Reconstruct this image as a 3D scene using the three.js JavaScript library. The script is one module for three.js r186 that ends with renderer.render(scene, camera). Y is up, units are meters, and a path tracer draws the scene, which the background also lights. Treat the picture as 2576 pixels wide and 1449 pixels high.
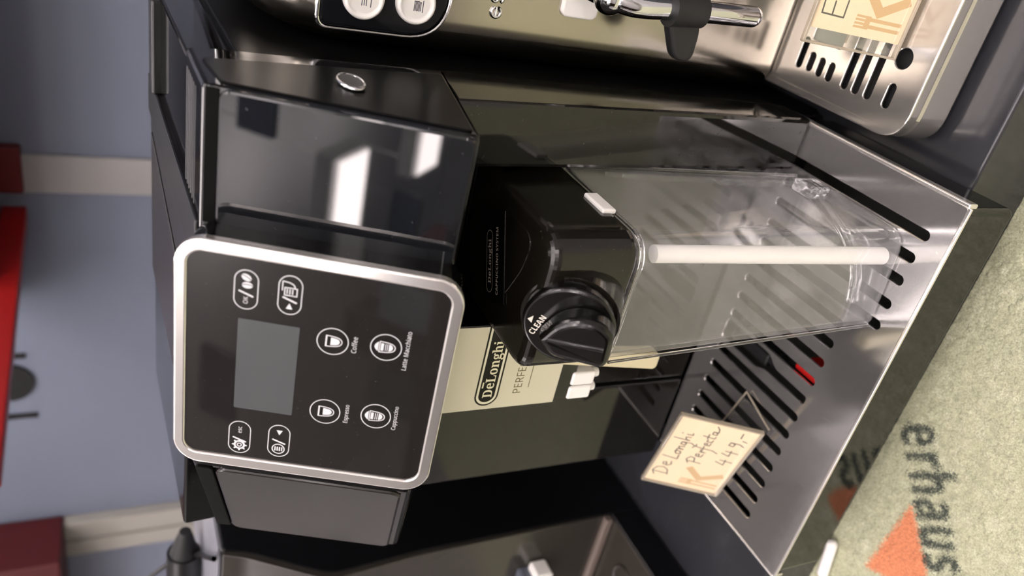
import * as THREE from 'three';
import { RoundedBoxGeometry } from 'three/addons/geometries/RoundedBoxGeometry.js';
import { mergeGeometries } from 'three/addons/utils/BufferGeometryUtils.js';
import { RectAreaLightUniformsLib } from 'three/addons/lights/RectAreaLightUniformsLib.js';

// ---------------------------------------------------------------- camera, light, exposure
const V3 = (x, y, z) => new THREE.Vector3(x, y, z);
const scene = new THREE.Scene();
const camera = new THREE.PerspectiveCamera(40.48, 2576 / 1449, 0.02, 30);
camera.position.set(0.10268, 0.38086, 0.22877);
camera.up.set(0.85722, -0.02667, -0.51426);                 // the phone was held sideways
camera.lookAt(0.10268 - 0.47104, 0.38086 - 0.44414, 0.22877 - 0.76214);
camera.focus = 0.40; camera.userData.fStop = 6.2;
camera.updateMatrixWorld(true);

const renderer = new THREE.WebGLRenderer({ antialias: true });
renderer.toneMapping = THREE.LinearToneMapping;
renderer.toneMappingExposure = 0.9;
renderer.shadowMap.enabled = true;
RectAreaLightUniformsLib.init();
scene.background = new THREE.Color(0x000000);
const LAMP_Y = 1.70, UP_L = 31;
// [x, z, sizeX, sizeZ, radiance downward]
const LAMPS = [
  [-1.365, 2.53, 0.47, 0.25, 24], [-1.30, 3.33, 0.24, 0.25, 22], [-0.45, -1.10, 1.10, 0.22, 8],
  [0.95, 0.85, 1.2, 0.25, 6], [0.95, -0.75, 1.2, 0.25, 6], [-0.95, 0.62, 0.9, 0.25, 6], [1.6, 2.6, 1.2, 0.25, 6],
  [-0.15, 1.30, 0.8, 0.22, 9],
  [-0.05, 3.0, 0.9, 0.25, 9], [2.0, 4.3, 1.2, 0.25, 7], [-3.5, 0.8, 1.2, 0.25, 12],  // last two are fill, added to brighten the front wall and left side
];

// ---------------------------------------------------------------- helpers
function rng(seed) { let s = seed >>> 0; return () => { s = (s + 0x6D2B79F5) | 0; let t = Math.imul(s ^ (s >>> 15), 1 | s); t = (t + Math.imul(t ^ (t >>> 7), 61 | t)) ^ t; return ((t ^ (t >>> 14)) >>> 0) / 4294967296; }; }
const used = {};
const numbered = (n) => { used[n] = (used[n] ?? -1) + 1; return used[n] ? n + '_' + String(used[n]).padStart(3, '0') : n; };
function thing(name, label, category, [x, y, z], group) {
  const o = new THREE.Group(); o.name = numbered(name); o.position.set(x, y, z);
  o.userData = { label, category }; if (group) o.userData.group = group;
  o.userData.base = undefined; delete o.userData.base;
  o.off = V3(x, y, z); scene.add(o); return o;
}
const offOf = (p) => { while (p) { if (p.off) return p.off; p = p.parent; } return V3(0, 0, 0); };
// geometry is given in world metres; the mesh takes it relative to its thing
function part(name, geo, mat, parent, label) {
  if (Array.isArray(geo)) geo = join(geo);
  const o = offOf(parent); geo.translate(-o.x, -o.y, -o.z);
  const m = new THREE.Mesh(geo, mat); m.name = parent ? name : numbered(name);
  m.castShadow = m.receiveShadow = true; if (label) m.userData.label = label;
  (parent || scene).add(m); return m;
}
function struct(name, geo, mat) { const m = part(name, geo, mat, null); m.userData.kind = 'structure'; return m; }
function join(list) { return mergeGeometries(list.map(g => { g = g.index ? g.toNonIndexed() : g; for (const k of Object.keys(g.attributes)) if (!['position', 'normal', 'uv'].includes(k)) g.deleteAttribute(k); return g; })); }
function box(x0, x1, y0, y1, z0, z1, r = 0) {
  const w = x1 - x0, h = y1 - y0, d = z1 - z0;
  const g = r > 0 ? new RoundedBoxGeometry(w, h, d, 3, Math.min(r, w / 2.01, h / 2.01, d / 2.01)) : new THREE.BoxGeometry(w, h, d);
  return g.translate((x0 + x1) / 2, (y0 + y1) / 2, (z0 + z1) / 2);
}
function shapeOf(pts) { const s = new THREE.Shape(); pts.forEach(([x, y], i) => i ? s.lineTo(x, y) : s.moveTo(x, y)); s.closePath(); return s; }
function rrect(w, h, r, cx = 0, cy = 0, S = THREE.Shape) {
  const s = new S(), a = cx - w / 2, b = cy - h / 2, c = cx + w / 2, d = cy + h / 2; r = Math.min(r, w / 2 - 1e-6, h / 2 - 1e-6);
  s.moveTo(a + r, b); s.lineTo(c - r, b); s.absarc(c - r, b + r, r, -Math.PI / 2, 0); s.lineTo(c, d - r); s.absarc(c - r, d - r, r, 0, Math.PI / 2);
  s.lineTo(a + r, d); s.absarc(a + r, d - r, r, Math.PI / 2, Math.PI); s.lineTo(a, b + r); s.absarc(a + r, b + r, r, Math.PI, Math.PI * 1.5); return s;
}
// round the corners of a polygon (list of [x, y, radius])
function roundPoly(pts, S = THREE.Shape) {
  const s = new S(), n = pts.length;
  for (let i = 0; i < n; i++) {
    const [px, py] = pts[(i + n - 1) % n], [x, y, r = 0] = pts[i], [qx, qy] = pts[(i + 1) % n];
    const l1 = Math.hypot(px - x, py - y), l2 = Math.hypot(qx - x, qy - y), k = Math.min(r, l1 * .49, l2 * .49);
    const a = [x + (px - x) / l1 * k, y + (py - y) / l1 * k], b = [x + (qx - x) / l2 * k, y + (qy - y) / l2 * k];
    i ? s.lineTo(...a) : s.moveTo(...a); if (k > 0) s.quadraticCurveTo(x, y, ...b);
  }
  s.closePath(); return s;
}
function ext(shape, depth, bevel = 0, seg = 2, curve = 10) {
  const g = new THREE.ExtrudeGeometry(shape, { depth: Math.max(1e-5, depth - 2 * bevel), bevelEnabled: bevel > 0, bevelThickness: bevel, bevelSize: bevel, bevelOffset: -bevel, bevelSegments: seg, curveSegments: curve });
  return g.translate(0, 0, bevel);
}
const basis = (X, Y, Z, O) => new THREE.Matrix4().makeBasis(X, Y, Z).setPosition(O);
// profile drawn as (-z, y), extruded along +X from x0 to x1
function sideExt(pts, x0, x1, bevel = 0) {
  const s = Array.isArray(pts) ? roundPoly(pts.map(([z, y, r]) => [-z, y, r])) : pts;
  return ext(s, x1 - x0, bevel).applyMatrix4(basis(V3(0, 0, -1), V3(0, 1, 0), V3(1, 0, 0), V3(x0, 0, 0)));
}
// plan drawn as (x, -z), extruded upward
function planExt(shape, y0, y1, bevel = 0, seg = 2) { return ext(shape, y1 - y0, bevel, seg, 14).applyMatrix4(basis(V3(1, 0, 0), V3(0, 0, -1), V3(0, 1, 0), V3(0, y0, 0))); }
function tube(pts, r, seg = 24, rad = 12) { return new THREE.TubeGeometry(new THREE.CatmullRomCurve3(pts), seg, r, rad, false); }
function rod(a, b, r, r2 = r, n = 20) {
  const d = b.clone().sub(a), g = new THREE.CylinderGeometry(r2, r, d.length(), n);
  g.applyQuaternion(new THREE.Quaternion().setFromUnitVectors(V3(0, 1, 0), d.clone().normalize())); return g.translate((a.x + b.x) / 2, (a.y + b.y) / 2, (a.z + b.z) / 2);
}
const canvasOf = (w, h) => { const c = document.createElement('canvas'); c.width = w; c.height = h; return [c, c.getContext('2d')]; };
function tex(c, srgb = true) { const t = new THREE.CanvasTexture(c); if (srgb) t.colorSpace = THREE.SRGBColorSpace; t.wrapS = t.wrapT = THREE.RepeatWrapping; t.magFilter = THREE.LinearFilter; t.anisotropy = 8; return t; }
// ---------------------------------------------------------------- materials
// loose dust: short pale flecks, each with an outline of its own; canvas covers `size` metres
function dustTex(base, size, n, seed, colour, long = 1) {
  const [c, g] = canvasOf(1024, 1024), r = rng(seed); g.fillStyle = base; g.fillRect(0, 0, 1024, 1024);
  for (let i = 0; i < n; i++) {
    g.strokeStyle = `rgba(${colour},${(0.12 + 0.5 * r() * r()).toFixed(3)})`; g.lineWidth = 0.8 + 1.6 * r(); g.lineCap = 'round';
    const x = r() * 1024, y = r() * 1024, a = -0.9 + (r() - .5) * 1.0, l = (1 + 9 * r() * r()) * long; g.beginPath(); g.moveTo(x, y); g.lineTo(x + Math.cos(a) * l, y + Math.sin(a) * l); g.stroke();
  }
  const t = tex(c); t.repeat.set(1 / size, 1 / size); return t;
}
const std = (o) => new THREE.MeshPhysicalMaterial(o);
const M = {
  gloss: std({ map: dustTex('#0b0b0c', .16, 150, 3, '150,150,150'), roughness: .06 }),
  glossFace: std({ map: dustTex('#171614', .2, 230, 9, '160,165,170'), roughness: .05 }),
  dial: std({ color: 0x0a0908, roughness: .14 }),
  cover: std({ map: dustTex('#131518', .2, 260, 19, '165,170,175'), roughness: .022 }),
  flank: std({ color: 0x090909, roughness: .28, specularIntensity: .12 }),
  lid: std({ map: dustTex('#13110d', .12, 420, 5, '165,160,150'), roughness: .12 }),
  satin: std({ color: 0x0b0b0d, roughness: .32 }),
  wing: std({ map: dustTex('#1a1816', .2, 160, 29, '150,145,140'), roughness: .14 }),
  dullBlack: std({ color: 0x060505, roughness: .5, specularIntensity: .1 }),  // near-black without gloss, for the wing cap and the painted groove shade
  matt: std({ color: 0x08080a, roughness: .6 }),
  topGrey: std({ color: 0x17161a, roughness: .3 }),
  frame: std({ color: 0xf0ece8, metalness: .86, roughness: .15 }),
  chrome: std({ color: 0xe0e0e2, metalness: 1, roughness: .07 }),
  lcd: std({ color: 0x4c4f50, roughness: .12 }),
  white: std({ color: 0xf0eee9, roughness: .35 }),
  cream: std({ color: 0xcfc6a2, roughness: .35 }),
  red: std({ color: 0xb01512, roughness: .4 }),
  clear: std({ color: 0xffffff, roughness: .03, transmission: 1, thickness: 0, ior: 1.5 }),
  clearEdge: std({ color: 0xffffff, roughness: .05, transmission: 1, thickness: .004, ior: 1.49 }),
  jug: std({ color: 0xffffff, roughness: .03, transmission: .945, thickness: 0, ior: 1.5 }),  // slightly diffuse: a painted veil standing in for reflections on the walls
  acrylic: std({ color: 0xffffff, roughness: .03, transmission: 1, thickness: 0, ior: 1.49 }),
  acrylicEdge: std({ color: 0xd8cfbd, roughness: .15, transmission: .55, thickness: 0 }),
  ink: std({ color: 0xe9e9ea, roughness: .5 }),
  rubber: std({ color: 0x1b1b1b, roughness: .55 }),
  inside: std({ color: 0x14140f, roughness: .5 }),
};
function brushed(hex, rough, seed, scratches, size = .3) {
  const [c, g] = canvasOf(1024, 1024), r = rng(seed); g.fillStyle = '#808080'; g.fillRect(0, 0, 1024, 1024);
  for (let i = 0; i < 2600; i++) { const v = 118 + r() * 20 | 0; g.strokeStyle = `rgba(${v},${v},${v},.35)`; g.lineWidth = 1; const y = r() * 1024, x = r() * 1024; g.beginPath(); g.moveTo(x, y); g.lineTo(x + 200, y); g.stroke(); }
  for (let i = 0; i < scratches; i++) { g.strokeStyle = `rgba(235,235,235,${.15 + .5 * r()})`; g.lineWidth = .8 + 1.2 * r(); const x = r() * 1024, y = r() * 1024, a = r() * 6.28, l = 3 + 30 * r() * r(); g.beginPath(); g.moveTo(x, y); g.lineTo(x + Math.cos(a) * l, y + Math.sin(a) * l); g.stroke(); }
  const rt = tex(c, false); rt.repeat.set(1 / size, 1 / size);
  const [c2, h] = canvasOf(1024, 1024); h.fillStyle = hex; h.fillRect(0, 0, 1024, 1024);
  for (let i = 0; i < scratches; i++) { h.strokeStyle = `rgba(245,240,230,${.15 + .5 * r() * r()})`; h.lineWidth = .8 + 1.6 * r(); const x = r() * 1024, y = r() * 1024, a = -.9 + (r() - .5), l = 1 + 9 * r() * r(); h.beginPath(); h.moveTo(x, y); h.lineTo(x + Math.cos(a) * l, y + Math.sin(a) * l); h.stroke(); }
  const mt = tex(c2); mt.repeat.set(1 / size, 1 / size);
  return std({ map: mt, metalness: 1, roughness: rough * 2, roughnessMap: rt });
}
M.trayPlate = brushed('#bdbbba', .10, 21, 900, .28); M.trayPlate.metalness = .88;
M.steel = brushed('#aba59b', .17, 33, 60, .4);
M.steelTray = brushed('#c6c2bc', .14, 35, 260, .25); M.steelTray.metalness = .86;
M.plate = brushed('#d6cda8', .16, 37, 20, .2);

// ---------------------------------------------------------------- room shell
const plain = (hex, rough = .8) => std({ color: hex, roughness: rough });
struct('floor', box(-4.6, 3.2, -1.15, -1.05, -3.3, 5.2), plain(0x8c8a80, .5));
struct('ceiling', box(-4.6, 3.2, 2.30, 2.40, -3.3, 5.2), plain(0xe6e6e8, .9));
struct('wall_left', box(-4.6, -4.5, -1.05, 2.30, -3.3, 5.2), plain(0xe0dede, .8));
struct('wall_right', box(3.1, 3.2, -1.05, 2.30, -3.3, 5.2), plain(0xcbc9c8, .8));
struct('wall_front', box(-4.5, 3.1, -1.05, 2.30, 5.1, 5.2), plain(0xd0cdca, .8));
struct('wall_far', box(-4.5, 3.1, -1.05, 2.30, -3.3, -3.2), plain(0xcacacc, .8));
// partition behind the machines
const WZ = -0.8;
const wb = struct('wall_back', box(-2.4, 1.6, -1.05, 1.05, WZ - .05, WZ), std({ color: 0x7a8192, roughness: .35 }));
struct('trim_1', box(-.372, -.322, -.135, 1.05, WZ, WZ + .006, .002), std({ color: 0xa09e9c, roughness: .5 }));
for (const [a, b] of [[-.965, -.93], [-1.0, -.969]]) struct('trim_2', box(a, b, -.135, .476, WZ, WZ + .02, .002), std({ color: 0xa6a39b, roughness: .5 }));
part('socket_hole', rod(V3(-.662, .527, WZ - .001), V3(-.662, .527, WZ + .004), .03, .03, 32), M.matt, wb);
for (const [x, y0, y1] of [[-.618, .505, .55], [-.722, .497, .55]]) part('slot', box(x - .004, x + .004, y0, y1, WZ - .001, WZ + .003, .001), M.matt, wb);

// ---------------------------------------------------------------- lamps
const lampBody = plain(0xe8e8e6, .5), lampGlow = std({ color: 0xffffff, emissive: 0xfff3f0, emissiveIntensity: 7, roughness: .6 });
const lampWords = ['long louvred ceiling lamp in front of the counter, mirrored in the black machine', 'small square ceiling lamp farthest in front of the counter', 'long ceiling lamp behind the grey partition wall', 'long ceiling lamp over the right end of the counter, in front of the partition', 'long ceiling lamp at the right, behind the partition line', 'ceiling lamp over the left end of the counter', 'long ceiling lamp at the right, in front of the counter end', 'ceiling lamp in front of the counter, second from it', 'ceiling lamp nearest in front of the counter, over the viewer', 'added long ceiling lamp near the front wall, brightening it', 'added long ceiling lamp brightening the left side of the shop', 'added long ceiling lamp by the left wall'];
LAMPS.forEach(([x, z, w, d, L], i) => {
  const t = thing('ceiling_lamp', lampWords[i], 'ceiling lamp', [x, LAMP_Y, z], 'ceiling lamps');
  part('housing', box(x - w / 2 - .02, x + w / 2 + .02, LAMP_Y + .02, LAMP_Y + .10, z - d / 2 - .02, z + d / 2 + .02, .004), lampBody, t);
  part('diffuser', box(x - w / 2, x + w / 2, LAMP_Y, LAMP_Y + .022, z - d / 2, z + d / 2, .003), lampGlow, t);
  part('added_uplight', box(x - w / 2, x + w / 2, LAMP_Y + .095, LAMP_Y + .104, z - d / 2, z + d / 2, .003), lampGlow, t);  // glowing upper face added to brighten the ceiling
  for (const s of [-1, 1]) part('cable', rod(V3(x + s * w * .4, LAMP_Y + .09, z), V3(x + s * w * .4, 2.30, z), .002, .002, 8), lampBody, t);
  const l = new THREE.RectAreaLight(0xfff3f0, L, w, d); l.name = 'lamp_light';
  l.position.set(x, LAMP_Y - .003, z); l.lookAt(x, -5, z); l.castShadow = true; scene.add(l);
  const u = new THREE.RectAreaLight(0xfff4f2, UP_L, w, d); u.name = 'ceiling_fill_light';  // added upward light for a brighter ceiling in the reflections
  u.position.set(x, LAMP_Y + .108, z); u.lookAt(x, 9, z); u.castShadow = true; scene.add(u);
});

// ---------------------------------------------------------------- counter, plinth, mat
const PY = -0.04, CY = -0.096;
{
  const t = thing('counter', 'long pale shop counter carrying the plinth with the machines and the green mat', 'counter', [-.4, -1.05, -.2]);
  part('cabinet', box(-2.3, 1.5, -1.05, CY - .03, -.78, .42, .004), plain(0x8a857b, .6), t);
  part('worktop', box(-2.32, 1.52, CY - .03, CY, -.79, .60, .004), plain(0x8b8986, .45), t);
}
{
  const [c, g] = canvasOf(512, 512), r = rng(5); g.fillStyle = '#2b2c30'; g.fillRect(0, 0, 512, 512);
  for (let i = 0; i < 500; i++) { g.strokeStyle = `rgba(150,150,150,${.05 + .22 * r() * r()})`; g.lineWidth = .8; const x = r() * 512, y = r() * 512, a = r() * 6.28, l = 2 + 18 * r() * r(); g.beginPath(); g.moveTo(x, y); g.lineTo(x + Math.cos(a) * l, y + Math.sin(a) * l); g.stroke(); }
  const m = tex(c); m.repeat.set(3, 3);
  const t = thing('display_plinth', 'low dark grey glossy plinth under the coffee machines, its front edge mirroring the mat', 'plinth', [-.4, CY, -.3]);
  part('board', box(-1.9, 1.3, CY, PY, -.70, -.0285, .0022), std({ map: m, roughness: .16 }), t);
}
// the mat: pile relief in geometry, printed lettering and triangle in the colour
{
  const S = 1024, W = 1.0, [c, g] = canvasOf(2048, 2048), r = rng(77), k = 2048 / W;
  const X0 = -.80, Z0 = -.0287;                                    // u = (x - X0) / W, v down = (z - Z0) / W
  g.fillStyle = '#a6a78b'; g.fillRect(0, 0, 2048, 2048);
  for (let i = 0; i < 90000; i++) { const b = r(); g.fillStyle = b > .5 ? `rgba(214,216,190,${.15 + .25 * r()})` : `rgba(126,131,106,${.12 + .25 * r()})`; const s = 2 + r() * 4; g.fillRect(r() * 2048, r() * 2048, s, s * (1 + r())); }
  const P = (x, z) => [(x - X0) * k, (z - Z0) * k];
  g.fillStyle = '#c67c58'; g.beginPath(); [[-.214, .0085], [-.281, .0035], [-.262, .045], [-.249, .0415]].forEach(([x, z], i) => g[i ? 'lineTo' : 'moveTo'](...P(x, z))); g.closePath(); g.fill();
  g.save(); const [bx, bz] = P(-.1855, -.0143); g.translate(bx, bz); g.rotate(Math.atan2(.041, -.0468)); g.fillStyle = '#3b4139';
  // the reader stands behind the counter: the line runs to the left and its letters point at us
  g.font = `bold ${Math.round(.0445 * k)}px sans-serif`; g.scale(.66, 1); g.textBaseline = 'alphabetic';
  g.fillText('rhaus', 0, 0); g.textAlign = 'right'; g.fillText('e', -2, 0); g.restore();
  const d = g.getImageData(0, 0, 2048, 2048), px = d.data;           // fray the print into the pile
  const src = new Uint8ClampedArray(px);
  for (let y = 0; y < 2048; y++) for (let x = 0; x < 2048; x++) { const xx = Math.min(2047, Math.max(0, x + (r() * 11 - 5 | 0))), yy = Math.min(2047, Math.max(0, y + (r() * 11 - 5 | 0))), a = (y * 2048 + x) * 4, b = (yy * 2048 + xx) * 4, n = .86 + .28 * r(); for (let q = 0; q < 3; q++) px[a + q] = src[b + q] * n; }
  g.putImageData(d, 0, 0);
  const m = tex(c); m.wrapS = m.wrapT = THREE.ClampToEdgeWrapping;
  const [c2, h] = canvasOf(1024, 1024); h.fillStyle = '#555'; h.fillRect(0, 0, 1024, 1024);
  for (let i = 0; i < 60000; i++) { const v = r() * 255 | 0; h.fillStyle = `rgba(${v},${v},${v},.35)`; const s = 2 + r() * 5; h.beginPath(); h.arc(r() * 1024, r() * 1024, s, 0, 6.3); h.fill(); }
  const bt = tex(c2, false); bt.repeat.set(2.4, 2.4);
  const geo = new THREE.PlaneGeometry(W, .62, 420, 260).rotateX(-Math.PI / 2), p = geo.attributes.position, uv = geo.attributes.uv;
  for (let i = 0; i < p.count; i++) { p.setY(i, .0006 * (r() - .5)); uv.setXY(i, (p.getX(i) + W / 2) / W, 1 - (p.getZ(i) + .31) / W); }
  geo.computeVertexNormals(); geo.translate(X0 + W / 2, CY + .005, Z0 + .31);
  const t = thing('printed_mat', 'pale green pile mat with dark lettering and an orange triangle in front of the plinth', 'mat', [X0 + W / 2, CY, Z0 + .31]);
  part('pile', geo, std({ map: m, roughness: 1, bumpMap: bt, bumpScale: .0012 }), t);
  part('backing', box(X0, X0 + W, CY, CY + .0042, Z0, Z0 + .62, .001), M.rubber, t);
}
{ // white peg lying on the mat against the plinth
  const t = thing('white_peg', 'small white rounded plastic peg lying on the mat against the plinth', 'peg', [-.2985, CY + .005, -.0185]);
  part('peg', new THREE.CapsuleGeometry(.0042, .0255, 6, 16).rotateZ(Math.PI / 2).rotateY(.18).translate(-.2985, CY + .0098, -.0205), M.white, t);
}
// ---------------------------------------------------------------- black bean-to-cup machine
const TILT = Math.atan2(.0386, .0943);
const FN = V3(0, Math.sin(TILT), Math.cos(TILT)), FU = V3(0, Math.cos(TILT), -Math.sin(TILT)), FX = V3(1, 0, 0);
const F0 = V3(0, .253, -.0441);                                      // foot of the sloping front face
const faceM = (x, u, n) => basis(FX, FU, FN, F0.clone().add(FX.clone().multiplyScalar(x)).addScaledVector(FU, u).addScaledVector(FN, n));
const machine = thing('coffee_machine', 'black glossy coffee machine with a silver framed touch panel, in the middle', 'coffee machine', [-.135, PY, -.29]);
part('body', sideExt([[-.45, PY, .004], [-.1445, PY, .002], [-.1445, .24, .001], [-.140, .25, .002], [-.131, .3530, .003], [-.288, .3618, .004], [-.40, .335, .01], [-.45, .28, .01]], -.279, -.001, .0015), M.gloss, machine);
{ // seam line and rear top edge on the right flank
  part('flank_panel', sideExt([[-.445, -.034, .002], [-.1465, -.034, .002], [-.1465, .234, .002], [-.135, .236, .002], [-.135, .3325, .002], [-.30, .3405, .002], [-.40, .318, .002], [-.435, .27, .002]], -.003, .0022, .0008), M.flank, machine);
}
const head = part('head', sideExt([[-.0435, .2515, .004], [-.0846, .3522, .003], [-.136, .3546, .003], [-.138, .2352, .003]], -.19, .005, .0022), M.gloss, machine);
// swept-back left wing of the head
{
  const L = .1018, s = new THREE.Shape();
  [[-.186, 0], [-.278, -.0475], [-.278, -.085], [-.186, -.085]].forEach(([x, n], i) => i ? s.lineTo(x, n) : s.moveTo(x, n)); s.closePath();
  const g = ext(s, L + .0095, .003).applyMatrix4(basis(FX, FN, FU.clone(), F0.clone().addScaledVector(FU, -.002)));
  // (x, n, u) is left-handed with this order, so flip the winding
  const gi = g.index ? g.toNonIndexed() : g, pa = gi.attributes.position, na = gi.attributes.normal, ua = gi.attributes.uv;
  for (let i = 0; i < pa.count; i += 3) for (const A of [pa, na, ua]) for (let q = 0; q < A.itemSize; q++) { const t = A.array[(i + 1) * A.itemSize + q]; A.array[(i + 1) * A.itemSize + q] = A.array[(i + 2) * A.itemSize + q]; A.array[(i + 2) * A.itemSize + q] = t; }
  gi.computeVertexNormals(); part('head_wing', gi, M.gloss, machine);
  const dir = V3(-.092, 0, 0).addScaledVector(FN, -.0475).normalize().negate(), nn = V3().crossVectors(dir, FU).normalize();
  const o = V3(-.186, F0.y, F0.z);
  const cov = ext(rrect(.100, .094, .006), .003, .0012).applyMatrix4(basis(dir, FU, nn, o.clone().addScaledVector(dir, -.0525).addScaledVector(FU, .0505).addScaledVector(nn, -.0006)));
  part('wing_cap', ext(rrect(.0975, .0085, .002), .0034, .0006).applyMatrix4(basis(dir, FU, nn, o.clone().addScaledVector(dir, -.0515).addScaledVector(FU, .1026).addScaledVector(nn, -.0012))), M.dullBlack, machine);
  part('left_front_cover', cov, M.wing, machine);
}
part('right_front_cover', ext(rrect(.0585, .1005, .0045), .003, .0013).applyMatrix4(faceM(-.0245, .0503, -.0006)), M.cover, machine);
part('seam_shade', ext(rrect(.0575, .0052, .0005), .0008, .0002).applyMatrix4(faceM(-.0245, .1033, -.0001)), M.dullBlack, machine);  // dark strip standing in for the shade in the groove above the cover
part('flank_cover', sideExt([[-.0485, .2535, .003], [-.0865, .3455, .004], [-.117, .3500, .003], [-.127, .2405, .003]], .0046, .0058, .0004), M.flank, machine);
part('mirrored_button', [new THREE.CylinderGeometry(.0085, .0085, .0018, 32).rotateZ(Math.PI / 2).scale(1, .62, 1.12).translate(.0066, .2922, -.0972)], M.satin, machine);  // added oval, with the ring below, standing in for a mirrored button
part('mirrored_button_ring', new THREE.TorusGeometry(.0088, .0011, 10, 40).rotateY(Math.PI / 2).scale(1, .62, 1.12).translate(.0068, .2922, -.0972), M.chrome, machine);
// touch panel
const PC = V3(-.1085, .30929, -.04553);                              // centre of the panel's front face
const panelM = (x, u, n) => basis(FX, FU, FN, V3(PC.x + x, PC.y, PC.z).addScaledVector(FU, u).addScaledVector(FN, n));
const panel = part('control_panel', ext(rrect(.1130, .1150, .011), .022, .003).applyMatrix4(panelM(0, -.0008, -.0235)), M.gloss, machine);
{
  const s = rrect(.1165, .1175, .0125); s.holes.push(rrect(.1045, .1070, .0065, .0002, .0002, THREE.Path));
  part('panel_frame', ext(s, .0048, .0009, 3, 16).applyMatrix4(panelM(0, -.0008, -.004)), M.frame, panel);
  const Wg = .1047, Hg = .1072, S = 1600, k = S / Wg, [c, g] = canvasOf(S, Math.round(S * Hg / Wg));
  g.fillStyle = '#211f1e'; g.fillRect(0, 0, S, 2000);
  const px = (u) => (u - 4.0 + Wg * 500) / 1000 * k, py = (v) => (Hg * 500 - v - .8) / 1000 * k, mm = k / 1000;
  g.strokeStyle = g.fillStyle = '#cfd0d3'; g.lineCap = 'round'; g.lineJoin = 'round';
  const pill = (u, v) => { g.lineWidth = .42 * mm; g.beginPath(); const w = 9.2 * mm, h = 4.75 * mm, x = px(u), y = py(v), r = h; g.moveTo(x - w + r, y - h); g.lineTo(x + w - r, y - h); g.arc(x + w - r, y, r, -Math.PI / 2, Math.PI / 2); g.lineTo(x - w + r, y + h); g.arc(x - w + r, y, r, Math.PI / 2, Math.PI * 1.5); g.stroke(); };
  const slash = (u, v) => { g.lineWidth = .8 * mm; g.beginPath(); g.moveTo(px(u - 1), py(v - 2.7)); g.lineTo(px(u + 1), py(v + 2.7)); g.stroke(); };
  const text = (s, u, v, h) => { g.font = `${Math.round(h * mm)}px sans-serif`; g.textAlign = 'center'; g.textBaseline = 'middle'; g.fillText(s, px(u), py(v)); };
  const tri = (u, v, d) => { g.beginPath(); g.moveTo(px(u + 1.5 * d), py(v)); g.lineTo(px(u - 1.3 * d), py(v + 1.4)); g.lineTo(px(u - 1.3 * d), py(v - 1.4)); g.closePath(); g.fill(); };
  const bean = (u, v, a) => { g.save(); g.translate(px(u), py(v)); g.rotate(a); g.beginPath(); g.ellipse(0, 0, 1.5 * mm, 2.2 * mm, 0, 0, 6.3); g.fill(); g.strokeStyle = '#0f0e0e'; g.lineWidth = .3 * mm; g.beginPath(); g.moveTo(0, -2 * mm); g.quadraticCurveTo(.7 * mm, 0, 0, 2 * mm); g.stroke(); g.strokeStyle = '#cfd0d3'; g.restore(); };
  pill(41.4, 29.2); text('OK', 36.4, 29.2, 2.7); slash(39.6, 29.2); bean(43.6, 28.8, 0); bean(47.2, 29.3, .5);
  pill(42.2, 11.5); tri(36.8, 11.5, 1); slash(39.9, 11.5);
  g.lineWidth = .5 * mm; g.strokeRect(px(42), py(13.8), 3.6 * mm, 5 * mm); for (const q of [12.8, 11.7, 10.6]) { g.beginPath(); g.moveTo(px(42.8), py(q)); g.lineTo(px(44.9), py(q)); g.stroke(); }
  g.beginPath(); g.moveTo(px(44.2), py(14.8)); g.lineTo(px(48.4), py(14.8)); g.quadraticCurveTo(px(48.3), py(9.6), px(45.8), py(9.8)); g.stroke();
  pill(-36.9, 28.5); slash(-38.2, 28.5); text('esc', -32.6, 28.5, 2.7); g.lineWidth = .9 * mm; g.beginPath(); g.arc(px(-41.4), py(28.4), 2.1 * mm, 0, 6.3); g.stroke(); g.lineWidth = .5 * mm; g.beginPath(); g.arc(px(-41.4), py(28.4), .9 * mm, 0, 6.3); g.stroke(); for (let i = 0; i < 8; i++) { const a = i * Math.PI / 4; g.lineWidth = .8 * mm; g.beginPath(); g.moveTo(px(-41.4) + 2.3 * mm * Math.cos(a), py(28.4) + 2.3 * mm * Math.sin(a)); g.lineTo(px(-41.4) + 3 * mm * Math.cos(a), py(28.4) + 3 * mm * Math.sin(a)); g.stroke(); }
  pill(-35.9, 10.9); slash(-36.3, 10.9); tri(-31.0, 10.9, -1); g.lineWidth = .5 * mm; g.beginPath(); g.arc(px(-40.6), py(10.9), 2.7 * mm, 0, 6.3); g.stroke(); for (let q = 0; q < 4; q++) { g.fillRect(px(-41.8), py(12.6 - q * 1.0), 2.4 * mm, .6 * mm); }
  const cup = (u, v, milk) => {
    g.lineWidth = .42 * mm; g.beginPath(); g.arc(px(u), py(v), 6.6 * mm, 0, 6.3); g.stroke();
    const gl = (s) => { const x = (q) => px(u) + q * s * mm, y = (q) => py(v) + q * s * mm; return [x, y]; };
    const [x, y] = gl(1);
    g.lineWidth = .45 * mm; g.beginPath(); g.moveTo(x(-2.7), y(-2.8)); g.lineTo(x(2.7), y(-2.8)); g.bezierCurveTo(x(2.6), y(1.4), x(2.1), y(3.9), x(0), y(3.9)); g.bezierCurveTo(x(-2.1), y(3.9), x(-2.6), y(1.4), x(-2.7), y(-2.8)); g.stroke();
    g.beginPath(); g.moveTo(x(-1.9), y(milk ? 1.2 : -.9)); g.lineTo(x(1.9), y(milk ? 1.2 : -.9)); g.bezierCurveTo(x(1.8), y(1.6), x(1.4), y(3), x(0), y(3)); g.bezierCurveTo(x(-1.4), y(3), x(-1.8), y(1.6), x(-1.9), y(milk ? 1.2 : -.9)); g.fill();
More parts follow.
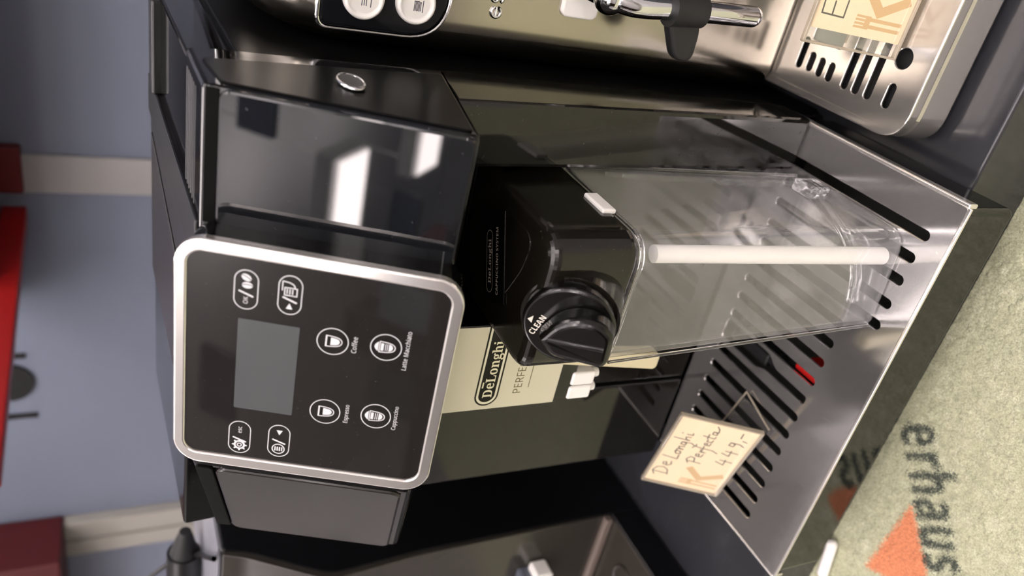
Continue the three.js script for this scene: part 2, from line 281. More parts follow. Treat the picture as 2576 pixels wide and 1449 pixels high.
    if (milk) { g.fillRect(x(-1.9), y(-2.3), 3.8 * mm, 1.3 * mm); g.fillRect(x(-1.8), y(-.4), 3.6 * mm, .35 * mm); g.fillRect(x(-1.8), y(.4), 3.6 * mm, .35 * mm); g.beginPath(); g.moveTo(x(-2.5), y(-3.3)); g.quadraticCurveTo(x(0), y(-6.6), x(2.5), y(-3.3)); g.closePath(); g.fill(); }
    else g.fillRect(x(-2.9), y(-3.1), 5.8 * mm, .7 * mm);
  };
  cup(23.0, -7.8, false); cup(-15.0, -8.1, false); cup(24.3, -30.4, true); cup(-13.4, -30.7, true);
  text('Coffee', 22.9, -17.1, 2.95); text('Latte Macchiato', 24.0, -39.3, 2.9); text('Espresso', -14.6, -17.6, 2.7); text('Cappuccino', -13.0, -39.4, 2.65);
  const rr = rng(4); for (let i = 0; i < 110; i++) { g.strokeStyle = `rgba(190,190,190,${.1 + .3 * rr()})`; g.lineWidth = 1 + 2 * rr(); const x = rr() * S, y = rr() * S, l = 2 + 9 * rr() * rr(); g.beginPath(); g.moveTo(x, y); g.lineTo(x + l * .5, y + l); g.stroke(); }
  const gg = ext(rrect(Wg, Hg, .0066), .003, 0, 1, 12), q = gg.attributes.position, uv = gg.attributes.uv;
  for (let i = 0; i < q.count; i++) uv.setXY(i, q.getX(i) / Wg + .5, q.getY(i) / Hg + .5);
  part('panel_glass', gg.applyMatrix4(panelM(.0002, -.0006, -.0032)), std({ map: tex(c), roughness: .04 }), panel);
  part('display', ext(rrect(.0472, .0255, .0006), .0004, 0).applyMatrix4(panelM(.0000, .0192, -.00035)), M.lcd, panel);
}
// top: raised sloping lid with a black rail, vent grooves, rear rail
const topY = (z) => .3522 + (-.098 - z) * .0535;
part('lid', sideExt([[-.090, .346, .001], [-.090, topY(-.090) + .0012, .001], [-.286, topY(-.286) + .0012, .002], [-.286, .350, .001]], -.188, -.079, .0008), M.topGrey, machine);
part('lid_rail', sideExt([[-.088, .346], [-.088, topY(-.088) + .0022, .001], [-.290, topY(-.290) + .0022, .002], [-.290, .350]], -.0785, -.0550, .0011), M.satin, machine);
part('rear_rail', box(-.0555, -.003, .352, .3640, -.289, -.248, .0016), M.satin, machine);
for (let i = 0; i < 6; i++) { const z = -.1035 - i * .0052, y = topY(z); part('vent_rib', box(-.0545, -.002, y - .002, y + .0007, z - .0010, z + .0010, .0004), M.topGrey, machine); }
part('lid_seam', rod(V3(-.0885, topY(-.275) + .0014, -.275), V3(-.1085, topY(-.155) + .0014, -.155), .0007, .0007, 8), M.matt, machine);
// lower right column, service door, recess
part('right_column', sideExt([[-.146, .2365], [-.096, .244, .003], [-.118, -.002, .004], [-.146, -.002]], -.030, .0035, .0025), M.glossFace, machine);
part('service_door', box(-.2845, -.2115, .001, .238, -.146, -.1395, .0018), M.glossFace, machine);
part('service_door', box(-.2085, -.030, .001, .238, -.147, -.1402, .0015), M.glossFace, machine);
{ // coffee outlet: black block, steel plate with logo, two nozzles
  const sp = part('coffee_spout', box(-.1685, -.112, .143, .252, -.142, -.0812, .002), M.gloss, machine);
  const [c, g] = canvasOf(512, 880); g.fillStyle = '#d9d4c6'; g.fillRect(0, 0, 512, 880);
  // pale steel plate: 56 x 97 mm
  const k = 512 / 56;
  g.fillStyle = '#ece8d8'; g.beginPath(); g.roundRect ? g.roundRect(3.2 * k, 44.5 * k, 60 * k, 13.5 * k, 6.7 * k) : g.rect(3.2 * k, 44.5 * k, 60 * k, 13.5 * k); g.fill(); g.strokeStyle = '#1c1a16'; g.lineWidth = 1 * k; g.stroke();
  g.fillStyle = '#11100f'; g.beginPath(); g.roundRect ? g.roundRect(5.2 * k, 46.3 * k, 60 * k, 9.9 * k, 4.9 * k) : g.rect(5.2 * k, 46.3 * k, 60 * k, 9.9 * k); g.fill();
  g.fillStyle = '#efe9d2'; g.font = `bold ${Math.round(8 * k)}px serif`; g.textBaseline = 'middle'; g.fillText('DeLonghi', 8 * k, 51.7 * k); g.fillRect(15.2 * k, 47.2 * k, 4 * k, .9 * k);
  g.fillStyle = '#6d654c'; g.font = `${Math.round(7 * k)}px sans-serif`; g.fillText('PERFECTA', 9 * k, 70 * k); g.fillRect(13 * k, 76.5 * k, 40 * k, .5 * k);
  const pg = box(-.1685, -.112, .1555, .252, -.0818, -.080, .0003), p = pg.attributes.position, uv = pg.attributes.uv;
  for (let i = 0; i < p.count; i++) uv.setXY(i, (p.getX(i) + .1685) / .0565, (p.getY(i) - .1555) / .0965);
  part('spout_plate', pg, std({ map: tex(c), metalness: .6, roughness: .2 }), sp, 'pale steel plate with a black oval logo');
  for (const x of [-.1632, -.1530]) part('nozzle', [box(x - .0047, x + .0047, .1305, .1462, -.092, -.0798, .0015), rod(V3(x, .126, -.086), V3(x, .133, -.086), .003, .0035)], M.white, sp);
}
// drip tray
{
  const tray = part('drip_tray', (() => {
    const s = rrect(.268, .1375, .004, -.135, .0695); s.holes.push(rrect(.260, .128, .004, -.135, .0695, THREE.Path));
    return planExt(s, PY + .001, -.0024, .0008);
  })(), M.gloss, machine);
  part('basin', box(-.265, -.005, PY + .001, -.028, -.134, -.004), M.inside, tray);
  const s = roundPoly([[-.2702, 0, .003], [0, 0, .003], [0, .139, .001], [-.2702, .139, .001]]);
  const w = .0056;
  const slot = (x, z0, z1) => s.holes.push(rrect(w, z0 - z1, w / 2, x, -(z0 + z1) / 2, THREE.Path));
  slot(-.0232, -.0125, -.1275); for (const x of [-.0375, -.0516, -.0669, -.0808]) slot(x, -.0142, -.120);
  for (let i = 0; i < 12; i++) { const x = -.0945 - i * .01425; if (i === 4) continue; slot(x, -.0358, -.120); }
  { const x = -.0945 - 4 * .01425; s.holes.push(roundPoly([[x - w / 2, .0366, .002], [x + w / 2, .0366, .002], [x + w / 2, .067, .004], [x + .0085, .075, .004], [x + .0085, .120, .003], [x - .0065, .120, .003], [x - .0065, .083, .004], [x - w / 2, .075, .004]], THREE.Path)); }
  part('grid_plate', planExt(s, -.0022, 0, .0004, 1), M.trayPlate, tray, 'brushed steel grid plate with long slots');
  part('front_groove', box(-.266, -.004, -.0075, -.0024, -.002, -.0008), M.matt, tray);
  part('front_lip', sideExt([[-.0008, -.0014, .0004], [.0014, -.0014, .0006], [.0014, .0002, .0008], [-.0008, .0002, .0006]], -.2702, 0, .0003), M.frame, tray);
  part('side_lip', box(-.0006, .0022, -.006, .0004, -.139, 0, .001), M.frame, tray);
  part('side_lip', box(-.2718, -.2698, -.009, .0004, -.139, 0, .0008), M.frame, tray);
  part('float', box(-.1412, -.1335, -.027, -.0045, -.058, -.0385, .002), M.red, tray, 'red float under the grid');
  part('float_arm', [box(-.158, -.1475, -.026, -.0062, -.118, -.080, .002), box(-.1535, -.1490, -.020, -.007, -.085, -.045, .001)], M.matt, tray);
}
// ---------------------------------------------------------------- milk carafe
{
  const YR = .165, t = thing('milk_carafe', 'clear milk carafe with black lid and dial standing on the right of the drip tray', 'milk carafe', [-.062, .0006, -.065]);
  // plan outline as (x, -z, radius)
  const planAt = (f) => { const l = (a, b) => a + (b - a) * f; return [[l(-.026, -.0345), l(.1005, .120), l(.006, .006)], [l(-.0835, -.1045), l(.1005, .120), .008], [l(-.0845, -.1065), l(.0195, .033), l(.007, .01)], [l(-.0275, -.0355), l(.024, .0305), l(.012, .016)]]; };
  const ringAt = (f, inset) => roundPoly(planAt(f).map(([x, y, r]) => [x, y, r])).getSpacedPoints(120).slice(0, 120).map(p => p);
  // double-walled skin between rings
  const levels = [0, .12, .3, .5, .7, .85, 1], rings = levels.map(f => ({ y: .0008 + f * (YR - .0008), p: ringAt(f) }));
  const skin = (rs, flip) => {
    const pos = [], uv = [], idx = []; rs.forEach((r, i) => r.p.forEach((q, j) => { pos.push(q.x, r.y, -q.y); uv.push(j / r.p.length, i / rs.length); }));
    const n = rs[0].p.length; for (let i = 0; i + 1 < rs.length; i++) for (let j = 0; j < n; j++) { const a = i * n + j, b = i * n + (j + 1) % n, c = a + n, d = b + n; flip ? idx.push(a, c, b, b, c, d) : idx.push(a, b, c, b, d, c); }
    const g = new THREE.BufferGeometry(); g.setAttribute('position', new THREE.Float32BufferAttribute(pos, 3)); g.setAttribute('uv', new THREE.Float32BufferAttribute(uv, 2)); g.setIndex(idx); g.computeVertexNormals(); return g;
  };
  const shrink = (r, k) => { const cx = r.p.reduce((s, q) => s + q.x, 0) / r.p.length, cy = r.p.reduce((s, q) => s + q.y, 0) / r.p.length; return { y: r.y, p: r.p.map(q => { const d = Math.hypot(q.x - cx, q.y - cy); return { x: cx + (q.x - cx) * (1 - k / d), y: cy + (q.y - cy) * (1 - k / d) }; }) }; };
  const base = planExt(roundPoly(planAt(0)), .0008, .0032, .0008);
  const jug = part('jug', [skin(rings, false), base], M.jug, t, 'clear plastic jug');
  part('inner_wall', skin(rings.map(q => shrink(q, .0022)), true), M.clear, jug);
  // solid bottom rim and the ribs of the base, which catch the light
  part('base_ridge', tube([V3(-.034, .006, -.092), V3(-.037, .009, -.07), V3(-.044, .010, -.05), V3(-.056, .009, -.038), V3(-.075, .007, -.032)], .0032, 30, 10), M.clearEdge, jug);
  part('foot', box(-.0345, -.0265, .0008, .016, -.099, -.082, .002), M.clearEdge, jug);
  part('handle', [box(-.0335, -.0295, .014, .140, -.116, -.098, .0018), box(-.0335, -.0295, .128, .150, -.125, -.1, .0018), box(-.0335, -.0295, .008, .022, -.120, -.1, .0018)], M.clear, jug);
  part('rim', planExt((() => { const s = roundPoly(planAt(1)); const q = planAt(.98).map(([x, y, r]) => [x + (x > -.07 ? -.0016 : .0016), y + (y > .07 ? -.0016 : .0016), r]); s.holes.push(roundPoly(q, THREE.Path)); return s; })(), YR - .0022, YR, .0006), M.clearEdge, jug);
  for (const [a, b] of [[V3(-.0835, .001, -.0205), V3(-.1055, YR - .002, -.0340)], [V3(-.0262, .014, -.0995), V3(-.0346, YR - .002, -.1190)]]) part('corner_edge', rod(a, b, .0009, .0009, 10), M.clearEdge, jug);
  part('straw', [rod(V3(-.0437, .0032, -.0305), V3(-.0478, .150, -.0425), .0049, .0046, 28)], M.white, t, 'white suction tube');
  // lid
  const o = 0.0012, lidPlan = roundPoly([[-.0335, .128, .006], [-.1075, .128, .010], [-.108, .0325, .012], [-.0345, .0295, .017]]);
  const lid = part('lid', planExt(lidPlan, YR + .0002, .2135, .0055, 5), M.lid, t);
  part('lid_top_inlay', planExt(roundPoly([[-.043, .118, .004], [-.100, .118, .006], [-.086, .066, .010], [-.060, .052, .010], [-.043, .050, .012]]), .2128, .2141, .0004), M.lid, lid);
  part('release_button', box(-.0350, -.0322, .1665, .1745, -.0785, -.0585, .0012), M.white, t, 'white release button');
  // raised lettering on the lid, standing 0.2 mm proud: drawn as print
  {
    const [c, g] = canvasOf(1024, 512); g.fillStyle = '#0c0a09'; g.fillRect(0, 0, 1024, 512); g.strokeStyle = g.fillStyle = '#a69e90'; g.lineWidth = 8;
    const r = 75; g.beginPath(); g.moveTo(110 + r, 60); g.lineTo(810 - r, 60); g.arc(810 - r, 60 + r, r, -Math.PI / 2, Math.PI / 2); g.lineTo(110 + r, 60 + 2 * r); g.arc(110 + r, 60 + r, r, Math.PI / 2, Math.PI * 1.5); g.stroke();
    g.font = 'bold 104px serif'; g.textAlign = 'center'; g.textBaseline = 'middle'; g.fillText('DeLonghi', 460, 138);
    g.font = 'bold 74px sans-serif'; g.fillText('CAPPUCCINO SYSTEM', 470, 330);
    const gg = new THREE.BoxGeometry(.046, .0003, .023), m = [M.dial, M.dial, std({ map: tex(c), roughness: .16 }), M.dial, M.dial, M.dial];
    gg.rotateY(.45).translate(-.0705, .2142, -.0815); part('lid_lettering', gg, m, lid);
  }
  // dial: collar, turning knob with a grip ridge, printed face
  const A = V3(-.15, .52, .84).normalize(), B = V3(1, 0, 0).addScaledVector(A, -A.x).normalize(), Cc = V3().crossVectors(A, B), O = V3(-.0735, .1952, -.0315);
  const dm = (n) => basis(B, Cc, A, O.clone().addScaledVector(A, n));
  part('dial_collar', new THREE.CylinderGeometry(.0232, .0242, .018, 48).rotateX(Math.PI / 2).applyMatrix4(dm(-.006)), M.lid, t);
  const knobShape = new THREE.Shape(); knobShape.absarc(0, 0, .0216, 0, Math.PI * 2);
  const knob = part('dial', ext(knobShape, .0075, .0018, 4, 48).applyMatrix4(dm(.0025)), M.dial, t);
  const R = .0236, grip = roundPoly([[-.12, .52, .05], [.37, .26, .35], [.60, -.16, .35], [.58, -.58, .3], [.35, -.86, .15], [-.30, -.90, .1], [-.47, -.80, .15], [-.47, .16, .15], [-.37, .31, .1]].map(([x, y, r]) => [x * R, y * R, r * R]));
  const ridge = part('grip_ridge', ext(grip, .0125, .0035, 5).applyMatrix4(dm(.0085)), M.dial, knob);
  part('grip_crest', tube([V3(-.0010, .0080, .0200), V3(.0004, -.004, .0208), V3(.0012, -.0170, .0204)], .0016, 20, 10).applyMatrix4(dm(0)), M.dial, ridge);
  {
    const [c, g] = canvasOf(512, 512); g.fillStyle = '#0a0908'; g.fillRect(0, 0, 512, 512); g.translate(256, 256); g.fillStyle = '#d8d2c6';
    g.font = 'bold 52px sans-serif'; g.textAlign = 'center'; g.textBaseline = 'middle';
    g.save(); g.translate(-38, -178); g.rotate(.33); g.fillText('CLEAN', 0, 0); g.restore(); g.beginPath(); g.moveTo(-34, -216); g.lineTo(22, -214); g.lineTo(-10, -246); g.closePath(); g.fill();
    const gg = new THREE.CircleGeometry(.0198, 48); part('dial_print', gg.applyMatrix4(dm(.01005)), std({ map: tex(c), roughness: .14 }), knob);
  }
  part('spout_joint', new THREE.SphereGeometry(.0075, 24, 16).scale(1, 1.2, 1).translate(-.1095, .190, -.0625), M.lid, t);
  part('milk_spout', ext(roundPoly([[-.0035, .070, .002], [.0035, .070, .002], [.006, 0, .004], [-.006, 0, .004]]), .010, .0015).applyMatrix4(basis(V3(1, 0, 0), V3(.10, .99, 0).normalize(), V3(0, 0, 1), V3(-.1415, .0905, -.0855))), M.cream, t, 'cream milk spout');
}
// ---------------------------------------------------------------- price tags
function tagArt(lines, seed) {
  const [c, g] = canvasOf(1024, 712), r = rng(seed); g.fillStyle = '#ead5b2'; g.fillRect(0, 0, 1024, 712);
  for (let i = 0; i < 5000; i++) { g.fillStyle = r() > .5 ? 'rgba(250,232,196,.10)' : 'rgba(200,168,120,.08)'; g.fillRect(r() * 1024, r() * 712, 3 + 8 * r(), 2 + 3 * r()); }
  // pale monogram: a fork for the stem, two arms
  g.strokeStyle = g.fillStyle = '#c9a878'; g.lineCap = 'butt'; g.lineWidth = 62; g.beginPath(); g.moveTo(330, 330); g.lineTo(190, 470); g.lineTo(300, 655); g.stroke();
  g.lineWidth = 24; g.beginPath(); g.moveTo(92, 420); g.lineTo(92, 660); g.moveTo(138, 420); g.lineTo(138, 660); g.stroke(); g.lineWidth = 15; g.beginPath(); for (const x of [80, 103, 127, 150]) { g.moveTo(x, 318); g.lineTo(x, 392); } g.stroke(); g.fillRect(72, 388, 86, 40);
  g.strokeStyle = '#4b4a40'; g.lineCap = g.lineJoin = 'round'; g.lineWidth = 11;
  for (const l of lines) { g.beginPath(); l.forEach(([x, y], i) => i ? g.lineTo(x, y) : g.moveTo(x, y)); g.stroke(); }
  return std({ map: tex(c), roughness: .55 });
}
// strokes of the handwriting in card coordinates (1024 x 712)
const HAND1 = [
  [[165, 60], [160, 185]], [[115, 80], [170, 50], [235, 75], [250, 125], [220, 170], [150, 190]], [[285, 135], [330, 125], [322, 98], [292, 105], [285, 145], [310, 172], [350, 160]],
  [[420, 55], [405, 190], [470, 185]], [[505, 135], [480, 155], [492, 188], [520, 180], [526, 148], [505, 135], [545, 140]], [[555, 140], [555, 190], [565, 150], [590, 142], [598, 188]], [[660, 145], [628, 142], [620, 180], [650, 185], [662, 145], [665, 225], [640, 262], [612, 250]], [[700, 60], [695, 195], [705, 160], [735, 150], [742, 192]], [[775, 145], [775, 195], [800, 190]], [[778, 100], [781, 106]],
  [[420, 270], [415, 395]], [[390, 290], [440, 262], [485, 285], [475, 325], [420, 335]], [[505, 345], [545, 338], [535, 312], [508, 322], [508, 365], [550, 372]], [[575, 325], [578, 378], [585, 340], [610, 325]], [[668, 268], [640, 270], [632, 320], [630, 420], [605, 470]], [[605, 340], [665, 335]], [[685, 350], [715, 345], [708, 322], [685, 332], [685, 370], [718, 375]], [[765, 332], [738, 330], [735, 372], [768, 376]], [[805, 275], [795, 375], [820, 378]], [[775, 320], [840, 315]], [[880, 335], [850, 335], [846, 372], [875, 372], [884, 335], [886, 376], [930, 366], [960, 340]],
  [[495, 505], [468, 580], [545, 575]], [[530, 530], [522, 640]], [[630, 505], [605, 575], [685, 570]], [[668, 525], [660, 635]], [[795, 520], [755, 515], [748, 555], [785, 560], [798, 520], [795, 600], [770, 640]], [[850, 600], [838, 640]], [[880, 570], [945, 566]],
];
const HAND2 = [[[120, 70], [115, 230]], [[120, 70], [230, 60]], [[118, 145], [205, 138]], [[115, 230], [225, 225]], [[340, 80], [270, 100], [280, 145], [340, 160], [345, 210], [270, 225]], [[400, 120], [400, 270]], [[400, 130], [450, 120], [460, 190], [402, 205]], [[510, 130], [512, 215]], [[512, 160], [560, 125]]];
function priceTag(label, art, TL, TR, BL, extraL) {
  const X = TR.clone().sub(TL), w = X.length(); X.normalize(); const Y0 = TL.clone().sub(BL), h = Y0.length(), Y = Y0.clone().addScaledVector(X, -Y0.dot(X)).normalize(), Z = V3().crossVectors(X, Y);
  const m = (x, y, z) => basis(X, Y, Z, BL.clone().addScaledVector(X, x).addScaledVector(Y, y).addScaledVector(Z, z));
  const t = thing('price_tag', label, 'price tag', [BL.x + X.x * w / 2, Math.max(BL.y, -.004), BL.z + X.z * w / 2]);
  const hold = part('holder', [ext(rrect(w + extraL, h, .0015, (w - extraL) / 2, h / 2), .0012, .0003).applyMatrix4(m(0, 0, .0009))], M.acrylic, t, 'clear acrylic stand');
  part('back_sheet', ext(rrect(w + extraL, h, .0015, (w - extraL) / 2, h / 2), .0012, .0003).applyMatrix4(m(0, 0, -.0012)), M.acrylic, hold);
  // polished edges round the sheet and the foot behind it
  part('edge', [box(-extraL, w, 0, .0016, -.0012, .0021, .0004), box(-extraL, w, h - .0016, h, -.0012, .0021, .0004), box(-extraL, -extraL + .0013, 0, h, -.0012, .0021, .0004), box(w - .0013, w, 0, h, -.0012, .0021, .0004)].map(g => g.applyMatrix4(m(0, 0, 0))), M.acrylicEdge, hold);
  const Zb = V3(Z.x, 0, Z.z).normalize().negate(), fy = Math.max(.0008, BL.y < 0 ? -.0042 : .0008);
  const foot = ext(rrect(w + extraL, .032, .001, (w - extraL) / 2, .016), .0012, .0002).applyMatrix4(basis(V3(X.x, 0, X.z).normalize(), Zb, V3().crossVectors(V3(X.x, 0, X.z).normalize(), Zb), V3(BL.x, fy + .0012, BL.z)));
  part('foot', foot, M.acrylic, hold);
  const fm = basis(V3(X.x, 0, X.z).normalize(), Zb, V3().crossVectors(V3(X.x, 0, X.z).normalize(), Zb), V3(BL.x, fy + .0012, BL.z));
  part('foot_edge', [box(w - .0009, w, .001, .032, -.0001, .0013, .0003), box(-extraL, w, .0311, .032, -.0001, .0013, .0003)].map(g => g.applyMatrix4(fm)), M.acrylicEdge, hold);
  const cg = ext(rrect(w - .003, h - .0035, .0006, w / 2, h / 2), .0004, 0), p = cg.attributes.position, uv = cg.attributes.uv;
  for (let i = 0; i < p.count; i++) uv.setXY(i, p.getX(i) / w, p.getY(i) / h);
  part('card', cg.applyMatrix4(m(0, 0, .0002)), art, t, 'cream card with handwriting');
}
priceTag('handwritten cream price card in a clear stand on the black machine\'s slotted tray', tagArt(HAND1, 8), V3(-.2615, .0498, -.0950), V3(-.1835, .0580, -.0740), V3(-.2634, -.0010, -.0690), 0);
priceTag('cream price card in a clear stand on the small steel tray at the right', tagArt(HAND2, 9), V3(.0612, .0520, -.0985), V3(.1420, .0520, -.0985), V3(.0578, -.0030, -.0822), .0066);
// ---------------------------------------------------------------- slim steel espresso machine on the right
{
  const t = thing('espresso_machine', 'slim brushed steel espresso machine with steam wand standing right of the black machine', 'espresso machine', [.083, PY, -.30]);
  const Z0 = -.168, X0 = .0035, X1 = .157;
  // domed shell: rings of the plan outline, drawn in towards the top (front more than the sides)
  {
    const ys = [], pos = [], uv = [], idx = [], N = 160; for (const y of [-.0075, -.004, 0, .03, .1, .2, .27]) ys.push([y, y < 0 ? (1 - Math.sqrt(1 - ((-y) / .0075) ** 2)) * .006 : 0, 0]);
    for (let i = 1; i <= 14; i++) { const a = i / 14 * Math.PI / 2; ys.push([.27 + .057 * Math.sin(a), .016 * (1 - Math.cos(a)), .030 * (1 - Math.cos(a))]); }
    ys.forEach(([y, e, f], i) => {
      const p = roundPoly([[X0 + e, -Z0 + f + e, .019], [X1 - e, -Z0 + f + e, .019], [X1 - e, .445 - e, .012], [X0 + e, .445 - e, .012]]).getSpacedPoints(N);
      for (let j = 0; j < N; j++) { pos.push(p[j].x, y, -p[j].y); uv.push(j / N * .9, y); }
      if (i) for (let j = 0; j < N; j++) { const a = (i - 1) * N + j, b = (i - 1) * N + (j + 1) % N; idx.push(a, b, a + N, b, b + N, a + N); }
    });
    const top = (ys.length - 1) * N, c0 = pos.length / 3; pos.push((X0 + X1) / 2, .3275, -.32); uv.push(0, 0); for (let j = 0; j < N; j++) idx.push(top + j, top + (j + 1) % N, c0);
    const g = new THREE.BufferGeometry(); g.setAttribute('position', new THREE.Float32BufferAttribute(pos, 3)); g.setAttribute('uv', new THREE.Float32BufferAttribute(uv, 2)); g.setIndex(idx); g.computeVertexNormals();
    part('body', g, M.steel, t);
  }
  part('base', planExt(roundPoly([[X0 + .004, .175, .03], [X1 - .004, .175, .03], [X1 - .004, .44, .01], [X0 + .004, .44, .01]]), PY + .001, -.006, .002), M.satin, t);
  part('cup_rail', tube([V3(X0 + .018, .332, -.40), V3(X0 + .018, .332, -.26), V3(X0 + .022, .332, -.222), V3(X0 + .04, .332, -.207), V3(X1 - .04, .332, -.207), V3(X1 - .022, .332, -.222), V3(X1 - .018, .332, -.40)], .0028, 80, 10), M.chrome, t);
  part('warmer_plate', planExt(roundPoly([[X0 + .022, .214, .02], [X1 - .022, .214, .02], [X1 - .022, .42, .01], [X0 + .022, .42, .01]]), .3265, .3292, .001), M.chrome, t);
  // control strip
  const cs = part('control_strip', ext(roundPoly([[.0135, .2925, .005], [.0135, .2275, .022], [.147, .2275, .022], [.147, .2925, .005]]), .004, .0012, 3).translate(0, 0, Z0 - .0022), std({ color: 0x15171b, metalness: .35, roughness: .08 }), t);
  part('strip_frame', ext((() => { const s = roundPoly([[.0117, .2945, .006], [.0117, .2255, .024], [.149, .2255, .024], [.149, .2945, .006]]); s.holes.push(roundPoly([[.0135, .2925, .005], [.0135, .2275, .022], [.147, .2275, .022], [.147, .2925, .005]], THREE.Path)); return s; })(), .0042, .0008).translate(0, 0, Z0 - .002), M.chrome, cs);
  const btn = (x, y, two) => {
    const prof = [[0, .0035], [.0072, .0036], [.0082, .0048], [.0093, .0050], [.0102, .0034], [.0102, -.001]].map(([a, b]) => new THREE.Vector2(a, b));
    const b = part('push_button', new THREE.LatheGeometry(prof.reverse(), 48).rotateX(Math.PI / 2).translate(x, y, Z0 + .0018), M.white, t, 'round white button with a cup symbol');
    const [c, g] = canvasOf(256, 256); g.fillStyle = '#e6e4de'; g.fillRect(0, 0, 256, 256); g.strokeStyle = '#3c3e48'; g.lineWidth = 8; g.lineCap = 'round';
    for (let i = 0; i < (two ? 6 : 3); i++) { g.beginPath(); g.moveTo(70 + (i % 2) * 3, 108 + i * (two ? 12 : 20)); g.lineTo(150, 108 + i * (two ? 12 : 20)); g.stroke(); }
    g.beginPath(); g.moveTo(62, 190); g.lineTo(165, 190); g.moveTo(155, 105); g.lineTo(155, 150); g.stroke();
    part('button_symbol', new THREE.CircleGeometry(.0070, 32).translate(x, y, Z0 + .0018 + .00365), std({ map: tex(c), roughness: .35 }), b);
  };
  btn(.0292, .2722, false); btn(.0300, .2455, true); btn(.0585, .259, false);
  // embossed lettering
  const e = (x, y) => [new THREE.TorusGeometry(.0026, .0009, 8, 24, 5.2).rotateZ(.55).translate(x, y, Z0 + .0006), box(x - .0026, x + .0028, y - .0004, y + .0006, Z0 - .0002, Z0 + .0013, .0003)];
  const sL = (x, y) => [new THREE.TorusGeometry(.0015, .0008, 8, 16, 4.2).rotateZ(.4).translate(x, y + .0015, Z0 + .0006), new THREE.TorusGeometry(.0015, .0008, 8, 16, 4.2).rotateZ(Math.PI + .4).translate(x, y - .0015, Z0 + .0006)];
  part('letter', e(.0308, .1997), M.chrome, t); part('letter', sL(.0375, .2000), M.chrome, t);
  part('letter', [new THREE.TorusGeometry(.0026, .0009, 8, 24).translate(.0445, .2, Z0 + .0006), box(.0413, .0424, .1945, .2030, Z0 - .0002, Z0 + .0013, .0003)], M.chrome, t);
  // steam wand
  part('wand_plate', ext(rrect(.017, .0225, .004, .0425, .1505), .004, .001).translate(0, 0, Z0 - .001), M.white, t);
  const wand = part('steam_wand', [tube([V3(.0535, .158, -.166), V3(.0525, .157, -.148), V3(.0515, .150, -.1345), V3(.0505, .140, -.1305), V3(.0525, .110, -.130), V3(.0548, .062, -.130)], .0058, 60, 20), new THREE.SphereGeometry(.0058, 20, 12).translate(.0548, .062, -.130), new THREE.SphereGeometry(.0088, 24, 16).translate(.0515, .1515, -.137)], M.chrome, t);
  part('wand_grip', [rod(V3(.0519, .1185, -.130), V3(.0532, .0975, -.130), .0092, .0088, 28), ext(roundPoly([[-.024, .005, .007], [-.006, .010, .003], [0, .010], [0, -.008], [-.010, -.010, .003], [-.026, -.007, .007]]), .008, .002, 3).applyMatrix4(basis(V3(.95, .22, 0).normalize(), V3(-.22, .95, 0).normalize(), V3(0, 0, 1), V3(.0505, .1085, -.134)))], M.rubber, wand, 'black rubber grip with a tab');
  // tray
  const tx0 = .0118, tx1 = .157, tp = (d) => roundPoly([[tx0 + d, .176], [tx1 - d, .176], [tx1 - d, .0575 + d, .018], [tx0 + d, .0575 + d, .018]]);
  const tray = part('drip_tray', planExt(tp(0), PY + .004, -.0105, .003), M.steelTray, t);
  const s = tp(.0035), hole = (x0, x1, z) => s.holes.push(rrect(x1 - x0, .0052, .0026, (x0 + x1) / 2, -z, THREE.Path));
  hole(.0272, .0460, -.1493); hole(.0276, .0390, -.1402); hole(.0268, .0380, -.1314); hole(.0264, .0376, -.1228);
  hole(.0262, .0640, -.1092); hole(.0262, .0640, -.1003); hole(.0262, .0640, -.0908); hole(.0258, .0398, -.0765);
  for (const z of [-.1493, -.1402, -.1314, -.1228]) hole(.105, .135, z);
  { const q = new THREE.Path(); q.absarc(.0535, .0774, .0056, 0, Math.PI * 2); s.holes.push(q); }
  s.holes.push(rrect(.017, .0245, .0015, .0545, .1335, THREE.Path));
  part('grid_plate', planExt(s, -.0062, -.0045, .0004, 1), M.steelTray, tray, 'steel grid plate with rounded slots');
  part('grid_insert', box(.0455, .0635, -.0085, -.0068, -.147, -.120), std({ color: 0x8b8d84, roughness: .4 }), tray);
  part('rim', (() => { const a = tp(0); a.holes.push((() => { const q = roundPoly([[tx0 + .0032, .176], [tx1 - .0032, .176], [tx1 - .0032, .0607, .016], [tx0 + .0032, .0607, .016]], THREE.Path); return q; })()); return planExt(a, -.0112, -.0035, .0012, 3); })(), M.steelTray, tray);
  part('drip_basin', box(tx0 + .006, tx1 - .006, -.0104, -.0100, -.170, -.064), M.matt, tray);
}
